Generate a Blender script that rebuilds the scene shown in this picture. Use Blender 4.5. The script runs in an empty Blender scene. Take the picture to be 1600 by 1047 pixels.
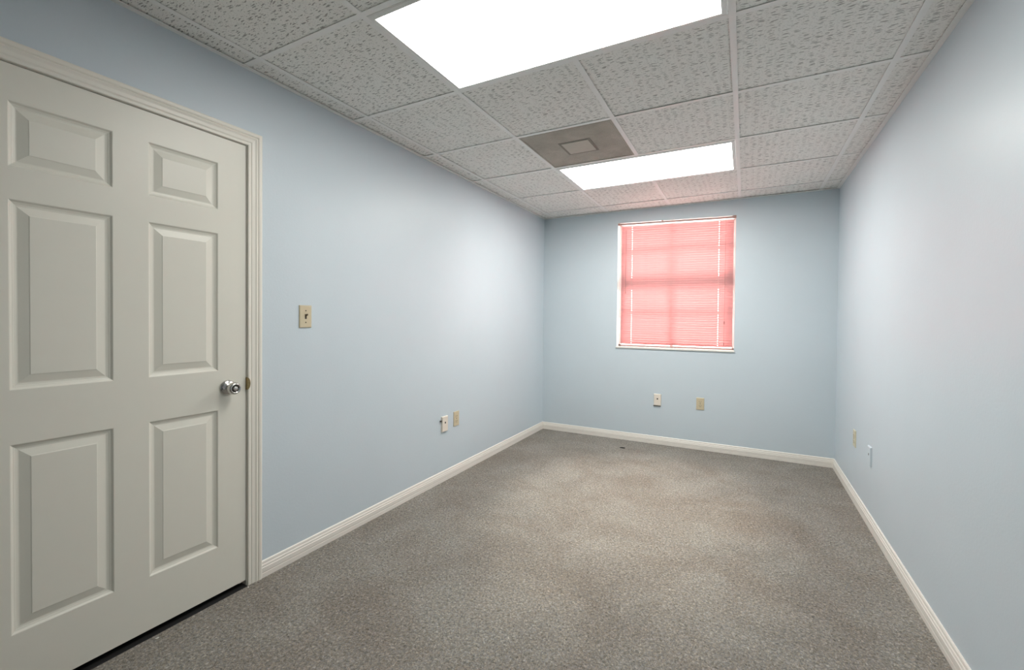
import bpy, bmesh, math, random
from mathutils import Matrix, Vector
random.seed(7)
S = bpy.context.scene
COL = S.collection

# ------------------------------------------------------------------ camera
# room axes: x across (left wall x=0), y into the room (back wall y=D), z up
W, D, H = 2.697, 4.473, 2.349
Y0 = -2.40                                  # wall behind the photographer
CAM = Vector((2.010, 0.0, 1.232))
def cam_matrix(yaw, pitch, roll):
    a, b, c = [math.radians(v) for v in (yaw, pitch, roll)]
    M = Matrix(((math.cos(a), math.sin(a), 0), (-math.sin(a), math.cos(a), 0), (0, 0, 1)))
    B = Matrix(((1, 0, 0), (0, math.cos(b), math.sin(b)), (0, -math.sin(b), math.cos(b))))
    C = Matrix(((math.cos(c), 0, math.sin(c)), (0, 1, 0), (-math.sin(c), 0, math.cos(c))))
    R = C @ B @ M                            # rows: right, forward, up
    r, f, u = R[0], R[1], R[2]
    return Matrix(((r[0], u[0], -f[0], CAM[0]), (r[1], u[1], -f[1], CAM[1]),
                   (r[2], u[2], -f[2], CAM[2]), (0, 0, 0, 1)))
cd = bpy.data.cameras.new('camera'); cam = bpy.data.objects.new('camera', cd); COL.objects.link(cam)
cd.sensor_fit = 'HORIZONTAL'; cd.sensor_width = 36.0
cd.lens = 680.564 * 36.0 / 1600.0
cd.shift_x = -11.03 / 1600.0; cd.shift_y = -15.47 / 1600.0
cd.clip_start = 0.02
cam.matrix_world = cam_matrix(27.398, -0.825, 0.533)
S.camera = cam

# ------------------------------------------------------------------ light
w = bpy.data.worlds.new('daylight'); S.world = w; w.use_nodes = True
bg = w.node_tree.nodes['Background']
bg.inputs[0].default_value = (1.0, 0.985, 0.97, 1); bg.inputs[1].default_value = 18.0
LAMP_NEAR, LAMP_FAR = 11.0, 20.5            # lens radiance of the near and the stronger far troffer
LAMP_COL = (1.0, 0.985, 0.94)
S.view_settings.view_transform = 'Standard'; S.view_settings.look = 'None'
S.view_settings.exposure = 0.06; S.view_settings.gamma = 1.0
S.view_settings.use_curve_mapping = False

# ------------------------------------------------------------------ materials
class NT:
    def __init__(s, name):
        s.m = bpy.data.materials.new(name); s.m.use_nodes = True
        s.t = s.m.node_tree; s.b = s.t.nodes['Principled BSDF']; s.out = s.t.nodes['Material Output']
    def n(s, kind, **k):
        o = s.t.nodes.new('ShaderNode' + kind)
        for a, v in k.items():
            if a.startswith('_'): setattr(o, a[1:], v)
            else: o.inputs[a.replace('__', ' ')].default_value = v
        return o
    def l(s, a, b): s.t.links.new(a, b)
    def ramp(s, fac, stops, interp='LINEAR'):
        r = s.n('ValToRGB'); r.color_ramp.interpolation = interp
        e = r.color_ramp.elements
        while len(e) < len(stops): e.new(0.5)
        for k, (p, c) in zip(e, stops):
            k.position = p; k.color = (c, c, c, 1) if not hasattr(c, '__len__') else (*c, 1)
        s.l(fac, r.inputs[0]); return r.outputs[0]
    def mix(s, fac, a, b, typ='MIX'):
        x = s.n('Mix', _data_type='RGBA', _blend_type=typ)
        for sock, v in ((x.inputs[0], fac), (x.inputs[6], a), (x.inputs[7], b)):
            if hasattr(v, 'is_linked'): s.l(v, sock)
            elif hasattr(v, '__len__'): sock.default_value = (*v, 1)
            else: sock.default_value = v
        return x.outputs[2]
    def math(s, op, a, b=0.0, c=0.0):
        x = s.n('Math', _operation=op)
        for i, v in enumerate((a, b, c)):
            if hasattr(v, 'is_linked'): s.l(v, x.inputs[i])
            else: x.inputs[i].default_value = v
        return x.outputs[0]
    def coords(s, scale=(1, 1, 1), obj=False, loc=(0, 0, 0)):
        tc = s.n('TexCoord'); mp = s.n('Mapping', Scale=scale, Location=loc)
        s.l(tc.outputs['Object'], mp.inputs[0]); return mp.outputs[0]
    def noise(s, vec, scale, detail=2.0, rough=0.5, dist=0.0):
        x = s.n('TexNoise', Scale=scale, Detail=detail, Roughness=rough, Distortion=dist)
        s.l(vec, x.inputs['Vector']); return x.outputs['Fac']
    def bump(s, h, strength=0.3, dist=0.002):
        x = s.n('Bump', Strength=strength, Distance=dist); s.l(h, x.inputs['Height'])
        s.l(x.outputs[0], s.b.inputs['Normal'])
    def col(s, c):
        if hasattr(c, 'is_linked'): s.l(c, s.b.inputs['Base Color'])
        else: s.b.inputs['Base Color'].default_value = (*c, 1)
    def set(s, **k):
        for a, v in k.items(): s.b.inputs[a.replace('__', ' ')].default_value = v

def plain(name, c, rough=0.5, metal=0.0, var=0.06, vs=40, bump=0.05, spec=0.5):
    t = NT(name); v = t.coords(); n = t.noise(v, vs, 3)
    t.col(t.mix(n, tuple(x * (1 - var) for x in c), tuple(min(1, x * (1 + var)) for x in c)))
    t.set(Roughness=rough, Metallic=metal); t.b.inputs['Specular IOR Level'].default_value = spec
    if bump: t.bump(n, bump, 0.001)
    return t.m

def wall_paint(name, c):
    t = NT(name); v = t.coords()
    big = t.noise(v, 1.1, 4, 0.6); fine = t.noise(v, 260, 2); peel = t.noise(v, 90, 3, 0.55)
    c1 = t.mix(t.ramp(big, [(0.3, 0.0), (0.7, 1.0)]), tuple(x * 0.97 for x in c), tuple(x * 1.02 for x in c))
    t.col(c1)
    t.set(Roughness=0.42); t.b.inputs['Specular IOR Level'].default_value = 0.45
    t.bump(t.math('ADD', peel, t.math('MULTIPLY', fine, 0.4)), 0.22, 0.0016)
    return t.m
M_WALL = wall_paint('pale_blue_wall_paint', (0.585, 0.66, 0.71))

def carpet():
    t = NT('grey_loop_carpet'); v = t.coords()
    # loop pile speckle, blotchy tone, paler middle of wear and painted light and brown old spills (all shapes of their own)
    sp = t.noise(v, 118, 3, 0.65, 0.9); sp2 = t.noise(v, 420, 2, 0.6)
    vo = t.n('TexVoronoi', Scale=230.0); t.l(v, vo.inputs['Vector'])
    speck = t.math('ADD', t.math('ADD', t.math('MULTIPLY', sp, 0.55), t.math('MULTIPLY', sp2, 0.3)), t.math('MULTIPLY', t.noise(v, 70, 2, 0.6), 0.15))
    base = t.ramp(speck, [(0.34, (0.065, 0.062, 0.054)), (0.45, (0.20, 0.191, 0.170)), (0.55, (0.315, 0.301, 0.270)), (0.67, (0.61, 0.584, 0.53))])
    tint = t.mix(t.ramp(vo.outputs['Color'], [(0.2, 0.0), (0.8, 1.0)]), (0.90, 0.93, 1.0), (1.06, 1.0, 0.93))
    c = t.mix(1.0, base, tint, 'MULTIPLY')
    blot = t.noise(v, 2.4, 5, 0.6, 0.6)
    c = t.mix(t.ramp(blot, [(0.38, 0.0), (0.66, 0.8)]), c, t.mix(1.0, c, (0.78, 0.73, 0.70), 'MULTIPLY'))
    # paler middle: some wear, plus the brighter far floor painted in
    sx = t.n('SeparateXYZ'); t.l(v, sx.inputs[0])
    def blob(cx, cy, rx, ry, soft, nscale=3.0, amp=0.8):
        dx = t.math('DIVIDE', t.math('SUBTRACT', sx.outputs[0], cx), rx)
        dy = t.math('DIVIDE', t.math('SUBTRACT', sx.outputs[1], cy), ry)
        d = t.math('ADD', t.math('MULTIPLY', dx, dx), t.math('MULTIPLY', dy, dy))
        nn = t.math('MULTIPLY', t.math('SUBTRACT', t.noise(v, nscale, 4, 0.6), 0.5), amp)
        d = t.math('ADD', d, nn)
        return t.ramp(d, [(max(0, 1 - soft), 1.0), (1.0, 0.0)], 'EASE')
    worn_lit = blob(1.35, 2.85, 1.10, 1.45, 0.99, 2.2, 1.0)
    c = t.mix(worn_lit, c, t.mix(1.0, c, (1.50, 1.45, 1.40), 'MULTIPLY'))
    spill = blob(2.0, 3.05, 0.50, 0.34, 0.98, 4, 2.2)
    c = t.mix(spill, c, t.mix(1.0, c, (0.89, 0.86, 0.84), 'MULTIPLY'))
    hole = blob(0.982, 4.17, 0.030, 0.022, 0.35, 60, 0.7)
    c = t.mix(hole, c, (0.012, 0.012, 0.012))
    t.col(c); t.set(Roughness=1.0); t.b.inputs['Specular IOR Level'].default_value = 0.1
    t.bump(speck, 0.35, 0.004)
    return t.m
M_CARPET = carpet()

def tile_mat():
    t = NT('fissured_mineral_fibre_tile')
    tc = t.n('TexCoord'); oi = t.n('ObjectInfo')
    off = t.n('VectorMath', _operation='SCALE'); off.inputs[0].default_value = (13.7, 7.9, 3.3)
    t.l(oi.outputs['Random'], off.inputs['Scale'])
    ad = t.n('VectorMath', _operation='ADD'); t.l(tc.outputs['Object'], ad.inputs[0]); t.l(off.outputs[0], ad.inputs[1])
    v = ad.outputs[0]
    # wobble so the fissures are not straight
    wob = t.n('TexNoise', Scale=26.0, Detail=2.0); t.l(v, wob.inputs['Vector'])
    ws = t.n('VectorMath', _operation='MULTIPLY_ADD'); t.l(wob.outputs['Color'], ws.inputs[0]); ws.inputs[1].default_value = (0.02, 0.02, 0); t.l(v, ws.inputs[2])
    def fiss(sx, sy, th, soft):
        mp = t.n('Mapping', Scale=(sx, sy, 1)); t.l(ws.outputs[0], mp.inputs[0])
        vo = t.n('TexVoronoi', Scale=1.0, Randomness=1.0, _feature='F1', _voronoi_dimensions='2D'); t.l(mp.outputs[0], vo.inputs['Vector'])
        # only some cells carry a fissure, each of its own length
        sp = t.n('SeparateColor'); t.l(vo.outputs['Color'], sp.inputs[0])
        size = t.math('MULTIPLY', sp.outputs[0], th)
        return t.math('SUBTRACT', 1.0, t.math('SMOOTH_MIN', t.math('DIVIDE', vo.outputs['Distance'], t.math('ADD', size, 0.01)), 1.0, soft))
    f1 = t.math('MAXIMUM', fiss(25, 118, 0.38, 0.15), 0.0)
    f2 = t.math('MAXIMUM', fiss(66, 170, 0.32, 0.15), 0.0)
    f3 = t.math('MAXIMUM', fiss(190, 230, 0.34, 0.2), 0.0)
    m1 = t.ramp(f1, [(0.05, 0.0), (0.35, 1.0)]); m2 = t.ramp(f2, [(0.05, 0.0), (0.45, 0.55)]); m3 = t.ramp(f3, [(0.05, 0.0), (0.6, 0.28)])
    f = t.math('MAXIMUM', t.math('MAXIMUM', m1, m2), m3)
    g = t.noise(v, 120, 3, 0.6); big = t.noise(v, 6, 3)
    base = t.mix(g, (0.87, 0.865, 0.83), (0.93, 0.925, 0.89))
    base = t.mix(big, base, t.mix(1.0, base, (0.95, 0.95, 0.94), 'MULTIPLY'))
    t.col(t.mix(f, base, (0.40, 0.395, 0.37)))
    t.set(Roughness=0.95); t.b.inputs['Specular IOR Level'].default_value = 0.15
    t.bump(t.math('SUBTRACT', t.math('MULTIPLY', g, 0.25), f), 0.3, 0.002)
    return t.m
M_TILE = tile_mat()
M_GRID = plain('white_painted_grid_steel', (0.88, 0.875, 0.85), 0.45, var=0.03)
M_ANGLE = plain('white_painted_wall_angle', (0.86, 0.86, 0.83), 0.45, var=0.04)
M_DECK = plain('dark_plenum', (0.03, 0.03, 0.03), 0.9)
M_DOOR = plain('cream_semi_gloss_door_paint', (0.73, 0.715, 0.635), 0.38, var=0.015, vs=14, bump=0.05)
M_TRIM = plain('cream_trim_paint', (0.80, 0.77, 0.69), 0.38, var=0.02, vs=20)
M_BASE = plain('white_baseboard_paint', (0.80, 0.76, 0.70), 0.38, var=0.03, vs=30)
M_CHROME = plain('satin_chrome', (0.60, 0.59, 0.57), 0.22, 1.0, var=0.03, vs=90, bump=0.02)
M_BRASS = plain('tarnished_brass', (0.36, 0.27, 0.13), 0.35, 1.0, var=0.35, vs=120)
M_BLACK = plain('black_recess', (0.008, 0.008, 0.008), 0.8)
M_IVORY = plain('ivory_plastic', (0.60, 0.52, 0.36), 0.35, var=0.02)
M_ALMOND = plain('almond_white_plastic', (0.78, 0.71, 0.62), 0.4, var=0.02)
M_YELLOW = plain('pale_yellow_plastic', (0.60, 0.57, 0.42), 0.4, var=0.02)
M_BROWN = plain('brown_toggle', (0.11, 0.075, 0.04), 0.4)
M_SLOT = plain('dark_slot', (0.05, 0.038, 0.025), 0.6)
M_SILL = plain('white_marble_sill', (0.80, 0.78, 0.73), 0.3, var=0.05, vs=8)
M_REVEAL = plain('white_window_return', (0.82, 0.80, 0.78), 0.6)
M_FRAME = plain('white_window_frame', (0.70, 0.69, 0.67), 0.4)
M_RAIL = plain('dusky_pink_rail', (0.42, 0.23, 0.20), 0.4, var=0.05)
M_WAND = plain('rose_wand', (0.38, 0.20, 0.18), 0.3)
M_CORD = plain('pink_ladder_cord', (0.75, 0.48, 0.45), 0.8)
M_CRUMB = plain('white_crumb', (0.85, 0.82, 0.76), 0.8)

def slat_mat():
    t = NT('translucent_pink_slat'); v = t.coords()
    n = t.noise(v, 30, 3)
    c = t.mix(n, (0.86, 0.50, 0.495), (0.90, 0.55, 0.54))
    df = t.n('BsdfDiffuse'); tr = t.n('BsdfTranslucent'); gl = t.n('BsdfGlossy', Roughness=0.35)
    t.l(c, df.inputs['Color']); t.l(c, tr.inputs['Color'])
    m = t.n('MixShader', Fac=0.36); t.l(df.outputs[0], m.inputs[1]); t.l(tr.outputs[0], m.inputs[2])
    m2 = t.n('MixShader', Fac=0.05); t.l(m.outputs[0], m2.inputs[1]); t.l(gl.outputs[0], m2.inputs[2])
    t.l(m2.outputs[0], t.out.inputs['Surface']); return t.m
M_SLAT = slat_mat()

def glass_mat():
    t = NT('window_glass'); v = t.coords(); n = t.noise(v, 3, 2)
    tr = t.n('BsdfTransparent'); tr.inputs[0].default_value = (0.94, 0.96, 0.95, 1)
    gl = t.n('BsdfGlossy', Roughness=0.02); fr = t.n('Fresnel', IOR=1.45)
    m = t.n('MixShader'); t.l(fr.outputs[0], m.inputs[0]); t.l(tr.outputs[0], m.inputs[1]); t.l(gl.outputs[0], m.inputs[2])
    t.l(m.outputs[0], t.out.inputs['Surface']); return t.m
M_GLASS = glass_mat()

def lens_mat(name, power):
    t = NT(name); tc = t.n('TexCoord')
    # fine prism cells as a bump on an evenly glowing acrylic sheet
    mp = t.n('Mapping', Scale=(160, 160, 1)); t.l(tc.outputs['Object'], mp.inputs[0])
    ck = t.n('TexVoronoi', Scale=1.0, Randomness=0.0, _voronoi_dimensions='2D'); t.l(mp.outputs[0], ck.inputs['Vector'])
    t.col((0.8, 0.8, 0.78)); t.set(Roughness=0.25); t.bump(ck.outputs['Distance'], 0.5, 0.002)
    t.b.inputs['Emission Color'].default_value = (*LAMP_COL, 1)
    t.b.inputs['Emission Strength'].default_value = power
    return t.m
M_LENS_NEAR = lens_mat('lit_prismatic_lens_near', LAMP_NEAR); M_LENS_FAR = lens_mat('lit_prismatic_lens_far', LAMP_FAR)

def vent_mat():
    t = NT('dusty_perforated_steel'); tc = t.n('TexCoord'); v = tc.outputs['Object']
    mp = t.n('Mapping', Scale=(150, 150, 1)); t.l(v, mp.inputs[0])
    vo = t.n('TexVoronoi', Scale=1.0, Randomness=0.0, _voronoi_dimensions='2D'); t.l(mp.outputs[0], vo.inputs['Vector'])
    hole = t.ramp(vo.outputs['Distance'], [(0.28, 1.0), (0.36, 0.0)])
    dust = t.noise(v, 5.5, 5, 0.65, 0.4)
    c = t.mix(t.ramp(dust, [(0.3, 0.0), (0.7, 1.0)]), (0.42, 0.385, 0.325), (0.60, 0.56, 0.485))
    t.col(t.mix(t.math('MULTIPLY', hole, 0.75), c, (0.10, 0.09, 0.075))); t.set(Roughness=0.75)
    t.bump(t.math('SUBTRACT', 1.0, hole), 0.3, 0.001)
    return t.m
M_VENT = vent_mat()
M_VPLATE = plain('dusty_vent_plate', (0.52, 0.49, 0.425), 0.7, var=0.08, vs=30)
M_VDARK = plain('dark_vent_rim', (0.24, 0.22, 0.185), 0.8)  # darker colour of the rim around the center plate

# ------------------------------------------------------------------ mesh helpers
def box(bm, x0, x1, y0, y1, z0, z1):
    vs = [bm.verts.new((x, y, z)) for z in (z0, z1) for y in (y0, y1) for x in (x0, x1)]
    for f in ((0, 2, 3, 1), (4, 5, 7, 6), (0, 1, 5, 4), (2, 6, 7, 3), (0, 4, 6, 2), (1, 3, 7, 5)):
        bm.faces.new([vs[i] for i in f])
    return vs
def taper_plate(bm, hw, hh, t, bev):
    """wall plate in the local xz plane, face towards -y, bevelled rim"""
    rings = [(hw, hh, 0.0), (hw, hh, -t * 0.35), (hw - bev * 0.5, hh - bev * 0.5, -t * 0.85), (hw - bev, hh - bev, -t)]
    prev = None
    for (a, b, y) in rings:
        r = [bm.verts.new(p) for p in ((-a, y, -b), (a, y, -b), (a, y, b), (-a, y, b))]
        if prev:
            for i in range(4): bm.faces.new((prev[i], prev[(i + 1) % 4], r[(i + 1) % 4], r[i]))
        else: bm.faces.new(r[::-1])
        prev = r
    bm.faces.new(prev)
def disc(bm, cx, cz, r, y0, y1, n=20, sx=1.0):
    """short cylinder along y"""
    a = [bm.verts.new((cx + r * sx * math.cos(2 * math.pi * i / n), y0, cz + r * math.sin(2 * math.pi * i / n))) for i in range(n)]
    b = [bm.verts.new((cx + r * sx * math.cos(2 * math.pi * i / n), y1, cz + r * math.sin(2 * math.pi * i / n))) for i in range(n)]
    for i in range(n): bm.faces.new((a[i], a[(i + 1) % n], b[(i + 1) % n], b[i]))
    bm.faces.new(a[::-1]); bm.faces.new(b)
def lathe_x(bm, prof, n=40):
    """revolve (x, r) profile about the local x axis"""
    rings = []
    for x, r in prof:
        rings.append([bm.verts.new((x, r * math.cos(2 * math.pi * i / n), r * math.sin(2 * math.pi * i / n))) for i in range(n)] if r > 1e-6 else [bm.verts.new((x, 0, 0))])
    for A, B in zip(rings, rings[1:]):
        for i in range(n):
            j = (i + 1) % n
            if len(A) == 1: bm.faces.new((A[0], B[j], B[i]))
            elif len(B) == 1: bm.faces.new((A[i], A[j], B[0]))
            else: bm.faces.new((A[i], A[j], B[j], B[i]))
def prism(bm, prof, path):
    """sweep a profile [(out, up)] along points [(pos, out_vector, up_vector)]"""
    rings = []
    for p, o, u in path:
        rings.append([bm.verts.new(Vector(p) + Vector(o) * a + Vector(u) * b) for a, b in prof])
    n = len(prof)
    for A, B in zip(rings, rings[1:]):
        for i in range(n): bm.faces.new((A[i], A[(i + 1) % n], B[(i + 1) % n], B[i]))
    bm.faces.new(rings[0][::-1]); bm.faces.new(rings[-1])
def obj(name, bm, mat, parent=None, loc=(0, 0, 0), smooth=False, bevel=0.0, rotz=0.0):
    bmesh.ops.recalc_face_normals(bm, faces=bm.faces)
    me = bpy.data.meshes.new(name); bm.to_mesh(me); bm.free(); me.materials.append(mat)
    o = bpy.data.objects.new(name, me); COL.objects.link(o); o.location = loc; o.rotation_euler.z = rotz
    if parent: o.parent = parent
    if smooth:
        for p in me.polygons: p.use_smooth = True
    if bevel:
        b = o.modifiers.new('bevel', 'BEVEL'); b.width = bevel; b.segments = 2; b.limit_method = 'ANGLE'
    return o
def tag(o, label=None, cat=None, group=None, kind=None):
    if label: o['label'] = label
    if cat: o['category'] = cat
    if group: o['group'] = group
    if kind: o['kind'] = kind
    return o
def empty(name, loc=(0, 0, 0), rotz=0.0):
    o = bpy.data.objects.new(name, None); COL.objects.link(o); o.location = loc; o.rotation_euler.z = rotz
    o.empty_display_size = 0.1; return o
def BM(): return bmesh.new()

# ------------------------------------------------------------------ room shell
TH = 0.14
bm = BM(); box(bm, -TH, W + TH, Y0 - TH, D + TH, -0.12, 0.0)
tag(obj('floor', bm, M_CARPET), 'grey brown loop pile carpet with a paler middle of wear and painted light and one black spot', 'floor', kind='structure')

DY0, DY1, DZT = 0.352, 1.188, 2.004         # door opening in the left wall
bm = BM()
box(bm, -TH, 0, Y0 - TH, DY0 - 0.02, 0, H + 0.15)
box(bm, -TH, 0, DY1 + 0.02, D + TH, 0, H + 0.15)
box(bm, -TH, 0, DY0 - 0.02, DY1 + 0.02, DZT + 0.02, H + 0.15)
tag(obj('wall_left', bm, M_WALL), 'long pale blue wall with the white door in it', 'wall', kind='structure')

WX0, WX1, WZ0, WZL, WZR = 0.832, 1.924, 0.953, 2.231, 2.203    # window opening, its head slightly out of level
bm = BM()
def quadbox(bm, pts, y0, y1):
    a = [bm.verts.new((x, y0, z)) for x, z in pts]; b = [bm.verts.new((x, y1, z)) for x, z in pts]; n = len(pts)
    bm.faces.new(a); bm.faces.new(b[::-1])
    for i in range(n): bm.faces.new((a[i], b[i], b[(i + 1) % n], a[(i + 1) % n]))
quadbox(bm, [(0, 0), (WX0, 0), (WX0, H + .15), (0, H + .15)], D, D + TH)
quadbox(bm, [(WX1, 0), (W, 0), (W, H + .15), (WX1, H + .15)], D, D + TH)
quadbox(bm, [(WX0, 0), (WX1, 0), (WX1, WZ0), (WX0, WZ0)], D, D + TH)
quadbox(bm, [(WX0, WZL), (WX1, WZR), (WX1, H + .15), (WX0, H + .15)], D, D + TH)
tag(obj('wall_back', bm, M_WALL), 'pale blue end wall with the pink window blind', 'wall', kind='structure')
bm = BM(); box(bm, W, W + TH, Y0 - TH, D + TH, 0, H + 0.15)
tag(obj('wall_right', bm, M_WALL), 'long pale blue wall on the right with nothing but two small plates', 'wall', kind='structure')
bm = BM(); box(bm, -TH, W + TH, Y0 - TH, Y0, 0, H + 0.15)
tag(obj('wall_rear', bm, M_WALL), 'pale blue wall behind the viewer', 'wall', kind='structure')

# baseboards: moulded profile (out from the wall, up)
BP = [(0, 0), (0.0135, 0), (0.0135, 0.020), (0.0125, 0.024), (0.0135, 0.028), (0.0130, 0.047), (0.0105, 0.050), (0.0115, 0.053),
      (0.0100, 0.060), (0.0075, 0.063), (0.0080, 0.066), (0.0065, 0.074), (0.0035, 0.0775), (0, 0.0775)]
def baseboard(name, a, b, out, label):
    bm = BM(); prism(bm, BP, [(a, out, (0, 0, 1)), (b, out, (0, 0, 1))])
    tag(obj(name, bm, M_BASE), label, 'baseboard', kind='structure')
baseboard('baseboard_left', (0, DY1 + 0.0625, 0), (0, D, 0), (1, 0, 0), 'white moulded baseboard along the left wall from the door to the far corner')
baseboard('baseboard_back', (0, D, 0), (W, D, 0), (0, -1, 0), 'white moulded baseboard under the window wall')
baseboard('baseboard_right', (W, D, 0), (W, Y0, 0), (-1, 0, 0), 'white moulded baseboard along the right wall')
baseboard('baseboard_rear', (W, Y0, 0), (0, Y0, 0), (0, 1, 0), 'white moulded baseboard behind the viewer')

# ------------------------------------------------------------------ suspended ceiling
GX = [0.1240, 0.7336, 1.3432, 1.9526, 2.5620]
P = 0.6096
GY = [1.7818 + P * j for j in range(-6, 5)]
TW = 0.0125                                   # half flange width
ZG = H                                        # underside of the grid
bm = BM()
def tee(bm, x0, x1, y0, y1, z=ZG):
    box(bm, x0, x1, y0, y1, z, z + 0.0016)
ceiling_bm = bm
for x in GX:
    if x == GX[2]:                            # this runner stops at the two light fixtures
        for a, b in ((Y0, GY[5] + TW * .95), (GY[6] - TW * .95, GY[8] + TW * .95), (GY[9] - TW * .95, D)): tee(bm, x - TW, x + TW, a, b)
    else: tee(bm, x - TW, x + TW, Y0, D)
xs = [0.0] + GX + [W]
for y in GY:
    for a, b in zip(xs, xs[1:]):
        tee(bm, (a + TW if a > 0 else 0.0), (b - TW if b < W else W), y - TW * 0.95, y + TW * 0.95, ZG + 0.0002)
ceiling = tag(obj('ceiling', bm, M_GRID), 'white suspended ceiling of fissured square tiles in a metal grid', 'ceiling', kind='structure')
# perimeter wall angle
bm = BM(); AW = 0.0235
for (x0, x1, y0, y1) in ((0, AW, Y0, D), (W - AW, W, Y0, D), (AW, W - AW, D - AW, D), (AW, W - AW, Y0, Y0 + AW)):
    box(bm, x0, x1, y0, y1, ZG - 0.0035, ZG - 0.0003)
obj('wall_angle', bm, M_ANGLE, ceiling)
bm = BM(); box(bm, -TH, W + TH, Y0 - TH, D + TH, ZG + 0.15, ZG + 0.17)
obj('deck', bm, M_DECK, ceiling)
rows = [Y0] + GY + [D]
def row_of(yc):
    for k in range(len(rows) - 1):
        if rows[k] < yc < rows[k + 1]: return k
R_L1, R_VENT, R_L2 = row_of(1.48), row_of(2.7), row_of(3.3)
skip = {(2, R_L1), (3, R_L1), (2, R_L2), (3, R_L2), (2, R_VENT)}
for k in range(len(rows) - 1):
    for i in range(len(xs) - 1):
        if (i, k) in skip: continue
        x0, x1, y0, y1 = xs[i], xs[i + 1], rows[k], rows[k + 1]
        cx, cy = (x0 + x1) / 2, (y0 + y1) / 2
        hx, hy = (x1 - x0) / 2 - 0.0035, (y1 - y0) / 2 - 0.0035
        if x0 == 0 or x1 == W: hx -= 0.003
        bm = BM(); box(bm, -hx, hx, -hy, hy, 0, 0.016)
        t = obj('ceiling_tile', bm, M_TILE, ceiling, (cx, cy, ZG + 0.0042 + random.uniform(-0.0008, 0.0012)), bevel=0.0012)
        t.rotation_euler = (random.uniform(-.0012, .0012), random.uniform(-.0012, .0012), random.uniform(-.001, .001))

# ------------------------------------------------------------------ ceiling lights
def troffer(row, lens, label):
    x0, x1, y0, y1 = GX[0 + 1] + TW, GX[3] - TW, rows[row] + TW, rows[row + 1] - TW
    cx, cy = (x0 + x1) / 2, (y0 + y1) / 2
    hx, hy = (x1 - x0) / 2 - 0.001, (y1 - y0) / 2 - 0.001
    root = tag(empty('ceiling_light', (cx, cy, ZG)), label, 'ceiling light')
    fw = 0.021
    bm = BM()                                  # door frame: bevelled rectangular ring
    ringz = [(0.0, 0.006), (0.0, 0.0), (fw * 0.30, -0.0030), (fw * 0.36, -0.0024), (fw * 0.92, -0.0052), (fw, -0.0046), (fw, 0.010)]
    prev = None
    for d, z in ringz:
        r = [bm.verts.new((sx * (hx - d), sy * (hy - d), z)) for sx, sy in ((-1, -1), (1, -1), (1, 1), (-1, 1))]
        if prev:
            for i in range(4): bm.faces.new((prev[i], prev[(i + 1) % 4], r[(i + 1) % 4], r[i]))
        prev = r
    obj('frame', bm, M_GRID, root)
    bm = BM(); box(bm, -hx + fw * .9, hx - fw * .9, -hy + fw * .9, hy - fw * .9, 0.002, 0.005)
    obj('diffuser', bm, lens, root)
    bm = BM()                                  # steel housing above
    box(bm, -hx, hx, -hy, hy, 0.012, 0.10)
    obj('housing', bm, M_GRID, root)
    return root
troffer(R_L1, M_LENS_NEAR, 'large lit rectangular ceiling light nearest the viewer')
troffer(R_L2, M_LENS_FAR, 'lit rectangular ceiling light at the far end before the window')

# ------------------------------------------------------------------ ceiling vent
x0, x1, y0, y1 = GX[1] + TW, GX[2] - TW, rows[R_VENT] + TW, rows[R_VENT + 1] - TW
cx, cy = (x0 + x1) / 2, (y0 + y1) / 2; hx, hy = (x1 - x0) / 2 - .001, (y1 - y0) / 2 - .001
vent = tag(empty('ceiling_vent', (cx, cy, ZG)), 'dusty brown grey perforated square air vent in the ceiling beside the far light', 'vent')
bm = BM()
prev = None
for d, z in ((0, 0.008), (0, 0.0), (0.010, -0.002), (0.014, 0.001), (0.014, 0.008)):
    r = [bm.verts.new((sx * (hx - d), sy * (hy - d), z)) for sx, sy in ((-1, -1), (1, -1), (1, 1), (-1, 1))]
    if prev:
        for i in range(4): bm.faces.new((prev[i], prev[(i + 1) % 4], r[(i + 1) % 4], r[i]))
    prev = r
obj('frame', bm, M_VENT, vent)
bm = BM(); box(bm, -hx + .013, hx - .013, -hy + .013, hy - .013, 0.002, 0.0035)
obj('perforated_panel', bm, M_VENT, vent)
bm = BM(); box(bm, -0.105, 0.105, -0.105, 0.105, 0.0005, 0.002)
g = obj('deflector_rim', bm, M_VDARK, vent)
bm = BM(); box(bm, -0.088, 0.088, -0.088, 0.088, -0.0015, 0.0005)
obj('center_plate', bm, M_VPLATE, vent)
bm = BM(); box(bm, -hx, hx, -hy, hy, 0.02, 0.12)
obj('housing', bm, M_DECK, vent)

# ------------------------------------------------------------------ door
door = tag(empty('door_1', (0, (DY0 + DY1) / 2, 0)), 'closed cream white six panel door with a silver knob in the left wall', 'door', kind='structure')
def dpart(name, bm, mat, parent=None, **k):   # door parts are drawn in room coordinates
    o = obj(name, bm, mat, parent or door, **k)
    o.location = Vector(o.location) - door.location if parent is None else o.location
    return o
SY0, SY1, SZ0, SZ1 = 0.356, 1.1830, 0.026, 1.9995
ys = [SY0, 0.467, 0.717, 0.821, 1.067, SY1]
zs = [SZ0, 0.230, 0.826, 0.996, 1.587, 1.687, 1.888, SZ1]
bm = BM()
XF = 0.0; XB = -0.035
vg = {}
def V(y, z, x=XF):
    k = (round(y, 5), round(z, 5), round(x, 5))
    if k not in vg: vg[k] = bm.verts.new((x, y, z))
    return vg[k]
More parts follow.
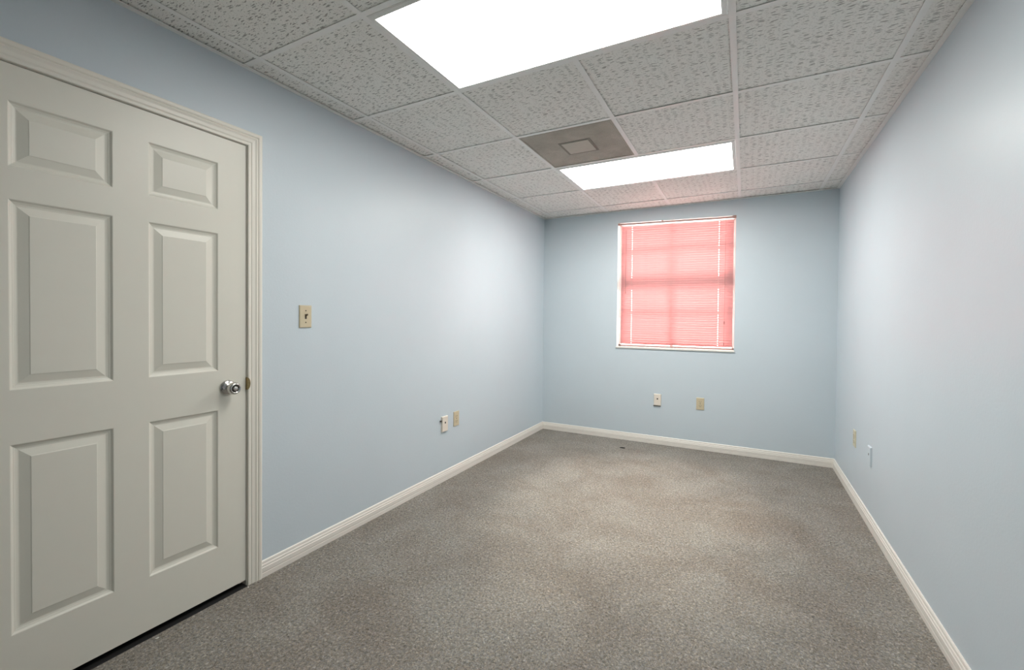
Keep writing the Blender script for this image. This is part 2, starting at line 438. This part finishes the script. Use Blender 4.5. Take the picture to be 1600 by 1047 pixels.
# inset, depth: ogee sticking, flat channel, long bevel, raised field
PR = [(0.0, 0.0), (0.0025, -0.0012), (0.0050, -0.0040), (0.0085, -0.0062), (0.0100, -0.0064), (0.0125, -0.0078), (0.0175, -0.0088), (0.0205, -0.0088), (0.0440, -0.0022), (0.0455, -0.0012), (0.0470, -0.0010)]
for i in range(5):
    for j in range(7):
        a, b, c, d = ys[i], ys[i + 1], zs[j], zs[j + 1]
        if i in (1, 3) and j in (1, 3, 5):
            prev = [V(a, c), V(b, c), V(b, d), V(a, d)]
            for ins, dep in PR[1:]:
                r = [bm.verts.new((XF + dep, y, z)) for y, z in ((a + ins, c + ins), (b - ins, c + ins), (b - ins, d - ins), (a + ins, d - ins))]
                for q in range(4): bm.faces.new((prev[q], prev[(q + 1) % 4], r[(q + 1) % 4], r[q]))
                prev = r
            bm.faces.new(prev)
        else:
            bm.faces.new([V(a, c), V(b, c), V(b, d), V(a, d)])
# edges and back
back = [V(SY0, SZ0, XB), V(SY1, SZ0, XB), V(SY1, SZ1, XB), V(SY0, SZ1, XB)]
bm.faces.new(back)
bm.faces.new([V(y, SZ0) for y in ys] + [back[1], back[0]])
bm.faces.new([V(y, SZ1) for y in ys] + [back[2], back[3]])
bm.faces.new([V(SY0, z) for z in zs] + [back[3], back[0]])
bm.faces.new([V(SY1, z) for z in zs] + [back[2], back[1]])
slab = dpart('door_slab', bm, M_DOOR)
# jamb and stop
bm = BM()
box(bm, -TH, 0.0, DY1 - 0.0025, DY1 + 0.02, 0, DZT + 0.02)
box(bm, -TH, 0.0, DY0 - 0.02, DY0 + 0.001, 0, DZT + 0.02)
box(bm, -TH, 0.0, DY0 + 0.001, DY1 - 0.0025, DZT - 0.002, DZT + 0.02)
box(bm, -0.065, -0.037, DY1 - 0.014, DY1 - 0.0025, 0, DZT - 0.002)
box(bm, -0.065, -0.037, DY0 + 0.001, DY0 + 0.012, 0, DZT - 0.002)
box(bm, -0.065, -0.037, DY0 + 0.012, DY1 - 0.014, DZT - 0.014, DZT - 0.002)
dpart('jamb', bm, M_TRIM)
# moulded casing, mitred: profile (out of the wall, away from the opening)
CP = [(0, 0), (0.0085, 0), (0.0105, 0.003), (0.0105, 0.010), (0.0085, 0.013), (0.0110, 0.018), (0.0120, 0.030), (0.0150, 0.038), (0.0125, 0.043), (0.0155, 0.047),
      (0.0165, 0.051), (0.0165, 0.058), (0.0140, 0.062), (0, 0.062)]
a0, a1, zt = DY0 - 0.001, DY1 + 0.0005, DZT - 0.0005
bm = BM()
rings = []
for (y, z, dy, dz) in ((a1, 0.0, 1, 0), (a1, zt, 1, 1), (a0, zt, -1, 1), (a0, 0.0, -1, 0)):
    rings.append([bm.verts.new((o, y + dy * u, z + dz * u)) for o, u in CP])
n = len(CP)
for A, B in zip(rings, rings[1:]):
    for i in range(n): bm.faces.new((A[i], A[(i + 1) % n], B[(i + 1) % n], B[i]))
bm.faces.new(rings[0]); bm.faces.new(rings[-1])
dpart('casing', bm, M_TRIM)
# knob
KY, KZ = 1.105, 0.919
bm = BM()
lathe_x(bm, [(0, 0.0), (0, 0.0325), (0.002, 0.033), (0.004, 0.0325), (0.008, 0.029), (0.0115, 0.022), (0.013, 0.016), (0.016, 0.0125), (0.024, 0.0115),
             (0.028, 0.0135), (0.032, 0.0195), (0.038, 0.0245), (0.046, 0.0265), (0.054, 0.0262), (0.060, 0.0235), (0.0628, 0.0205), (0.0632, 0.0180),
             (0.0610, 0.0160), (0.0590, 0.0150), (0.0590, 0.0)])
knob = dpart('door_knob', bm, M_CHROME, loc=(0, KY, KZ), smooth=True)
bm = BM(); lathe_x(bm, [(0.0588, 0.0), (0.0591, 0.0145), (0.0592, 0.0148), (0.0588, 0.0150)]); 
obj('knob_recess', bm, M_BLACK, knob)
bm = BM(); lathe_x(bm, [(0.0590, 0.0095), (0.0625, 0.0092), (0.0640, 0.0075), (0.0640, 0.0)])
obj('lock_button', bm, M_CHROME, knob, smooth=True)
bm = BM(); disc(bm, 0, 0, 0.0022, 0, 0.002, 12)
o = obj('rose_screw_hole', bm, M_BLACK, knob); o.rotation_euler.z = -math.pi / 2; o.location = (0.0085, -0.024, -0.002)
# strike plate lip
bm = BM()
pr = []
for k in range(13):
    a = -math.pi / 2 + math.pi * k / 12
    pr.append((0.0125 * math.cos(a), 0.028 * math.sin(a)))
va = [bm.verts.new((0.0112 + 0.003 * (1 - (z / 0.028) ** 2), DY1 - 0.0045 + y, KZ + 0.008 + z)) for y, z in pr]
vb = [bm.verts.new((v.co.x + 0.0016, v.co.y, v.co.z)) for v in va]
bm.faces.new(va[::-1]); bm.faces.new(vb)
for i in range(len(va)): bm.faces.new((va[i], va[(i + 1) % len(va)], vb[(i + 1) % len(va)], vb[i]))
box(bm, -0.03, 0.0125, DY1 - 0.0045, DY1 - 0.003, KZ - 0.020, KZ + 0.036)
dpart('strike_plate', bm, M_BRASS)
# black strip standing in for the shade in the gap under the door
bm = BM(); box(bm, -TH, 0.013, DY0 + 0.001, DY1 - 0.003, 0.0, 0.0015)
tag(obj('gap_shade', bm, M_BLACK), 'black strip standing in for the shade in the gap under the closed door', 'painted gap shade', kind='structure')
bm = BM(); box(bm, -TH - .03, -TH, DY0 - .05, DY1 + .05, 0.0, DZT + .05)
o = dpart('hall_backing', bm, M_BLACK)  # black sheet added behind the door so the gap below stays dark

# ------------------------------------------------------------------ window
win = tag(empty('window_1', ((WX0 + WX1) / 2, D + 0.08, WZ0)), 'window with white divided frame behind the closed pink blind', 'window', kind='structure')
def wpart(name, bm, mat, **k):
    o = obj(name, bm, mat, win, **k); o.location = -Vector(win.location); return o
def topz(x): return WZL + (WZR - WZL) * (x - WX0) / (WX1 - WX0)
FY0, FY1 = D + 0.085, D + 0.125
bm = BM()
fw = 0.022
quadbox(bm, [(WX0, WZ0), (WX0 + fw, WZ0), (WX0 + fw, topz(WX0 + fw)), (WX0, topz(WX0))], FY0, FY1)
quadbox(bm, [(WX1 - fw, WZ0), (WX1, WZ0), (WX1, topz(WX1)), (WX1 - fw, topz(WX1 - fw))], FY0, FY1)
quadbox(bm, [(WX0, WZ0), (WX1, WZ0), (WX1, WZ0 + fw), (WX0, WZ0 + fw)], FY0, FY1)
quadbox(bm, [(WX0, WZL - fw), (WX1, WZR - fw), (WX1, WZR), (WX0, WZL)], FY0, FY1)
quadbox(bm, [(WX0, 1.54), (WX1, 1.54), (WX1, 1.66), (WX0, 1.66)], FY0 - 0.004, FY1)
wpart('window_frame', bm, M_FRAME)
bm = BM(); xc = 1.365
box(bm, xc - 0.012, xc + 0.012, FY0 - 0.03, FY0 + 0.005, WZ0 + fw, 1.55)
box(bm, xc - 0.012, xc + 0.012, FY0 + 0.004, FY0 + 0.014, 1.66, 2.18)
for z in (1.30, 1.93): box(bm, WX0 + fw, WX1 - fw, FY0 - 0.02, FY0 + 0.005, z - 0.012, z + 0.012)
wpart('muntins', bm, M_FRAME)
bm = BM(); box(bm, WX0 + 0.02, WX1 - 0.02, FY0 + 0.016, FY0 + 0.020, WZ0 + 0.02, WZR - 0.01)
wpart('pane', bm, M_GLASS)
bm = BM(); rt = 0.002
quadbox(bm, [(WX0, WZ0), (WX0 + rt, WZ0), (WX0 + rt, topz(WX0)), (WX0, topz(WX0))], D + .001, FY0)
quadbox(bm, [(WX1 - rt, WZ0), (WX1, WZ0), (WX1, topz(WX1)), (WX1 - rt, topz(WX1))], D + .001, FY0)
quadbox(bm, [(WX0, WZL - rt), (WX1, WZR - rt), (WX1, WZR), (WX0, WZL)], D + .001, FY0)
wpart('window_return', bm, M_REVEAL)
bm = BM(); box(bm, WX0 - 0.006, WX1 + 0.006, D - 0.012, FY0, WZ0 - 0.012, WZ0 + 0.004)
wpart('window_sill', bm, M_SILL, bevel=0.003)

# ------------------------------------------------------------------ pink venetian blind
BX0, BX1 = 0.868, 1.908
BYC = D + 0.018
blind = tag(empty('window_blind', ((BX0 + BX1) / 2, BYC, WZ0)), 'closed pink venetian blind glowing in the window of the end wall', 'blind')
def bpart(name, bm, mat, **k):
    o = obj(name, bm, mat, blind, **k); o.location = Vector(o.location) - Vector(blind.location); return o
def hz(x): return 2.2135 + (2.1865 - 2.2135) * (x - WX0) / (WX1 - WX0)     # headrail line
bm = BM()
quadbox(bm, [(WX0 + .004, hz(WX0) - .009), (WX1 - .004, hz(WX1) - .009), (WX1 - .004, hz(WX1) + .008), (WX0 + .004, hz(WX0) + .008)], BYC - 0.016, BYC + 0.012)
bpart('headrail', bm, M_RAIL, bevel=0.002)
for x, s in ((WX0 + .012, 0.013), (WX1 - .012, 0.019)):
    bm = BM(); box(bm, x - s * .8, x + s * .8, BYC - 0.024, BYC + 0.014, hz(x) - s * .7, hz(x) + s * .75)
    bpart('bracket', bm, M_RAIL, bevel=0.003)
bm = BM(); disc(bm, 1.27, hz(1.27) + .011, 0.006, BYC - .018, BYC - .004, 14)
bpart('valance_clip', bm, M_RAIL)
NS = 54
ztop = 2.165; zbot = 0.995
pitch = (ztop - zbot) / (NS - 1)
SW = 0.0153                                   # half slat width
for k in range(NS):
    f = k / (NS - 1)
    z = zbot + (ztop - zbot) * f
    tilt = math.radians(67)
    if k < 3: tilt = math.radians((50, 54, 58)[k])   # bottom slats hang slightly open
    tilt += random.uniform(-.02, .02)
    slope = -0.026 * max(0, (f - 0.1) / 0.9) + random.uniform(-.0006, .0006)
    bm = BM(); prev = None; T = 0.0004
    half = (BX1 - BX0) / 2; mid = (BX0 + BX1) / 2
    holes = [h - mid for h in (0.978, 1.785)]   # cord slots punched through the slat
    st = sorted([-half + 2 * half * i / 8 for i in range(9)] + [h + d for h in holes for d in (-0.0020, 0.0020)])
    prof = []
    for q in range(7):
        s = -1 + 2 * q / 6
        crown = 0.0016 * (1 - s * s)
        # across-slat direction: room side up
        yy = -s * SW * math.cos(tilt) - crown * math.sin(tilt)
        zz = -s * SW * math.sin(tilt) * -1 + -crown * math.cos(tilt) * -1
        prof.append((yy, zz))
    ring_prev = None
    for x in st:
        u = (x + half) / (2 * half)
        dz = slope * (u - 0.5) - 0.0010 * math.sin(u * math.pi * 2) ** 2
        ring = [bm.verts.new((x, y, zz + dz)) for y, zz in prof]
        if ring_prev:
            slot = any(abs((ring[0].co.x + ring_prev[0].co.x) / 2 - h) < 0.001 for h in holes)
            for q in range(6):
                if slot and q == 3: continue
                bm.faces.new((ring_prev[q], ring_prev[q + 1], ring[q + 1], ring[q]))
        ring_prev = ring
    o = obj('slat', bm, M_SLAT, blind, smooth=True)
    o.location = Vector(((BX0 + BX1) / 2, BYC, z)) - Vector(blind.location)
    sm = o.modifiers.new('thickness', 'SOLIDIFY'); sm.thickness = 0.0004; sm.offset = 0
bm = BM(); box(bm, BX0 - .004, BX1 + .006, BYC - 0.012, BYC + 0.012, 0.962, 0.974)
bpart('bottom_rail', bm, M_RAIL, bevel=0.003)
for x in (0.978, 1.362, 1.785):
    bm = BM()
    for y in (BYC - 0.0125, BYC + 0.0125):
        for dx in (-0.006, 0.006): box(bm, x + dx - 0.0008, x + dx + 0.0008, y - 0.0006, y + 0.0006, 0.972, hz(x) - .006)
    bpart('ladder_cord', bm, M_CORD)
bm = BM(); box(bm, 0.9165, 0.9195, BYC - 0.0185, BYC - 0.0155, 1.52, 2.150)
box(bm, 0.9155, 0.9205, BYC - 0.0195, BYC - 0.0145, 1.50, 1.53)
bpart('tilt_wand', bm, M_WAND, bevel=0.0007)
bm = BM(); box(bm, 1.8395, 1.8415, BYC - 0.0185, BYC - 0.0165, 1.225, 2.185)
box(bm, 1.836, 1.838, BYC - 0.0185, BYC - 0.0165, 1.02, 1.215)
box(bm, 1.834, 1.843, BYC - 0.020, BYC - 0.015, 1.198, 1.226)
box(bm, 1.8345, 1.8395, BYC - 0.020, BYC - 0.015, 1.000, 1.025)
bpart('lift_cord', bm, M_WAND)

# ------------------------------------------------------------------ wall plates
# every plate is built facing local -y; left wall faces +x (rotate +90), right wall faces -x (rotate -90)
def face_left(y, z):  return (0.0, y, z), math.pi / 2
def face_right(y, z): return (W, y, z), -math.pi / 2
def face_back(x, z):  return (x, D, z), 0.0
def outlet(where, mat, label):
    loc, rz = where
    root = tag(empty('wall_outlet', loc, rz), label, 'outlet')
    bm = BM(); taper_plate(bm, 0.035, 0.0575, 0.0060, 0.003); obj('cover_plate', bm, mat, root)
    for s in (1, -1):
        bm = BM()
        n = 28; r = 0.0172; cut = 0.0145; t0, t1 = -0.0058, -0.0078
        pts = [(r * math.cos(2 * math.pi * i / n), max(-cut, min(cut, r * math.sin(2 * math.pi * i / n)))) for i in range(n)]
        a = [bm.verts.new((x, t0, z + s * 0.0195)) for x, z in pts]; b = [bm.verts.new((x, t1, z + s * 0.0195)) for x, z in pts]
        bm.faces.new(b)
        for i in range(n): bm.faces.new((a[i], a[(i + 1) % n], b[(i + 1) % n], b[i]))
        sock = obj('socket', bm, mat, root)
        bm = BM(); cz = s * 0.0195
        box(bm, -0.0085, -0.0060, -0.0081, -0.0076, cz - 0.001, cz + 0.0085)
        box(bm, 0.0060, 0.0085, -0.0081, -0.0076, cz - 0.001, cz + 0.0075)
        disc(bm, 0, cz - 0.0075, 0.0030, -0.0076, -0.0081, 12)
        obj('slots', bm, M_SLOT, sock)
    bm = BM(); disc(bm, 0, 0, 0.0032, -0.0058, -0.0070, 14); obj('screw', bm, M_SLOT, root)
    return root
def jack(where, mat, label, thick=0.014, hole=M_BLACK):
    loc, rz = where
    root = tag(empty('phone_jack', loc, rz), label, 'phone jack')
    bm = BM(); taper_plate(bm, 0.035, 0.0575, thick, 0.0035); obj('cover_plate', bm, mat, root)
    bm = BM(); box(bm, -0.0062, 0.0062, -thick - 0.0006, -thick + .001, 0.004, 0.0165); obj('jack_port', bm, hole, root)
    return root
# light switch by the door
loc, rz = face_left(1.4835, 1.2335)
sw = tag(empty('light_switch', loc, rz), 'beige toggle light switch with brown lever on the left wall beside the door', 'light switch')
bm = BM(); taper_plate(bm, 0.0352, 0.0575, 0.0062, 0.0035); obj('cover_plate', bm, M_IVORY, sw)
bm = BM(); box(bm, -0.0052, 0.0052, -0.0066, -0.005, -0.0125, 0.0125); obj('toggle_slot', bm, M_SLOT, sw)
bm = BM()
vs = box(bm, -0.0040, 0.0040, -0.0190, -0.0060, 0.000, 0.0085)
for v in vs:
    if v.co.y < -0.01: v.co.z += 0.006
obj('toggle', bm, M_BROWN, sw, bevel=0.001)
for z in (0.030, -0.030):
    bm = BM(); disc(bm, 0, z, 0.0034, -0.0058, -0.0068, 14); obj('screw', bm, M_SLOT, sw)
j = jack(face_left(2.657, 0.433), M_ALMOND, 'white phone jack plate low on the left wall, beside the beige outlet')
bm = BM(); disc(bm, -0.047, 0.028, 0.0045, 0.0, -0.012, 14); box(bm, -0.052, -0.034, -0.009, -0.004, 0.025, 0.031)
obj('wire_stub', bm, M_SLOT, j)
outlet(face_left(2.813, 0.442), M_IVORY, 'beige double power outlet low on the left wall, farther from the door')
j = jack(face_back(1.251, 0.441), M_ALMOND, 'off-white phone jack with a dark port under the window on the end wall')
bm = BM(); box(bm, -0.040, 0.030, -0.0105, -0.001, -0.0625, -0.0585)
obj('jack_shadow', bm, M_SLOT, j)  # dark box standing in for the shadow at the jack's lower left
outlet(face_back(1.644, 0.438), M_IVORY, 'beige double power outlet under the window on the end wall')
outlet(face_right(3.73, 0.428), M_YELLOW, 'pale yellow power outlet low on the right wall near the far corner')
jack(face_right(3.31, 0.422), M_WALL, 'pale blue painted over plate low on the right wall, nearer the viewer', 0.010, M_SLOT)

# ------------------------------------------------------------------ crumbs on the carpet
def crumb(x, y, sx, sy, rz, label):
    bm = BM(); bmesh.ops.create_icosphere(bm, subdivisions=2, radius=1.0)
    for v in bm.verts:
        k = 1 + 0.25 * math.sin(v.co.x * 5 + v.co.y * 3) + random.uniform(-.12, .12)
        v.co = Vector((v.co.x * sx * k, v.co.y * sy * k, v.co.z * 0.0022))
    o = obj('paper_crumb', bm, M_CRUMB, loc=(x, y, 0.0020), rotz=rz)
    tag(o, label, 'crumb', 'white crumbs on the carpet by the door')
crumb(0.025, 1.180, 0.003, 0.003, 0.3, 'white crumb at the foot of the door casing')
crumb(0.050, 1.417, 0.0032, 0.0026, 1.0, 'white crumb by the baseboard just past the door casing')
crumb(0.040, 0.830, 0.0055, 0.0022, 1.2, 'longer white crumb on the carpet in front of the door')
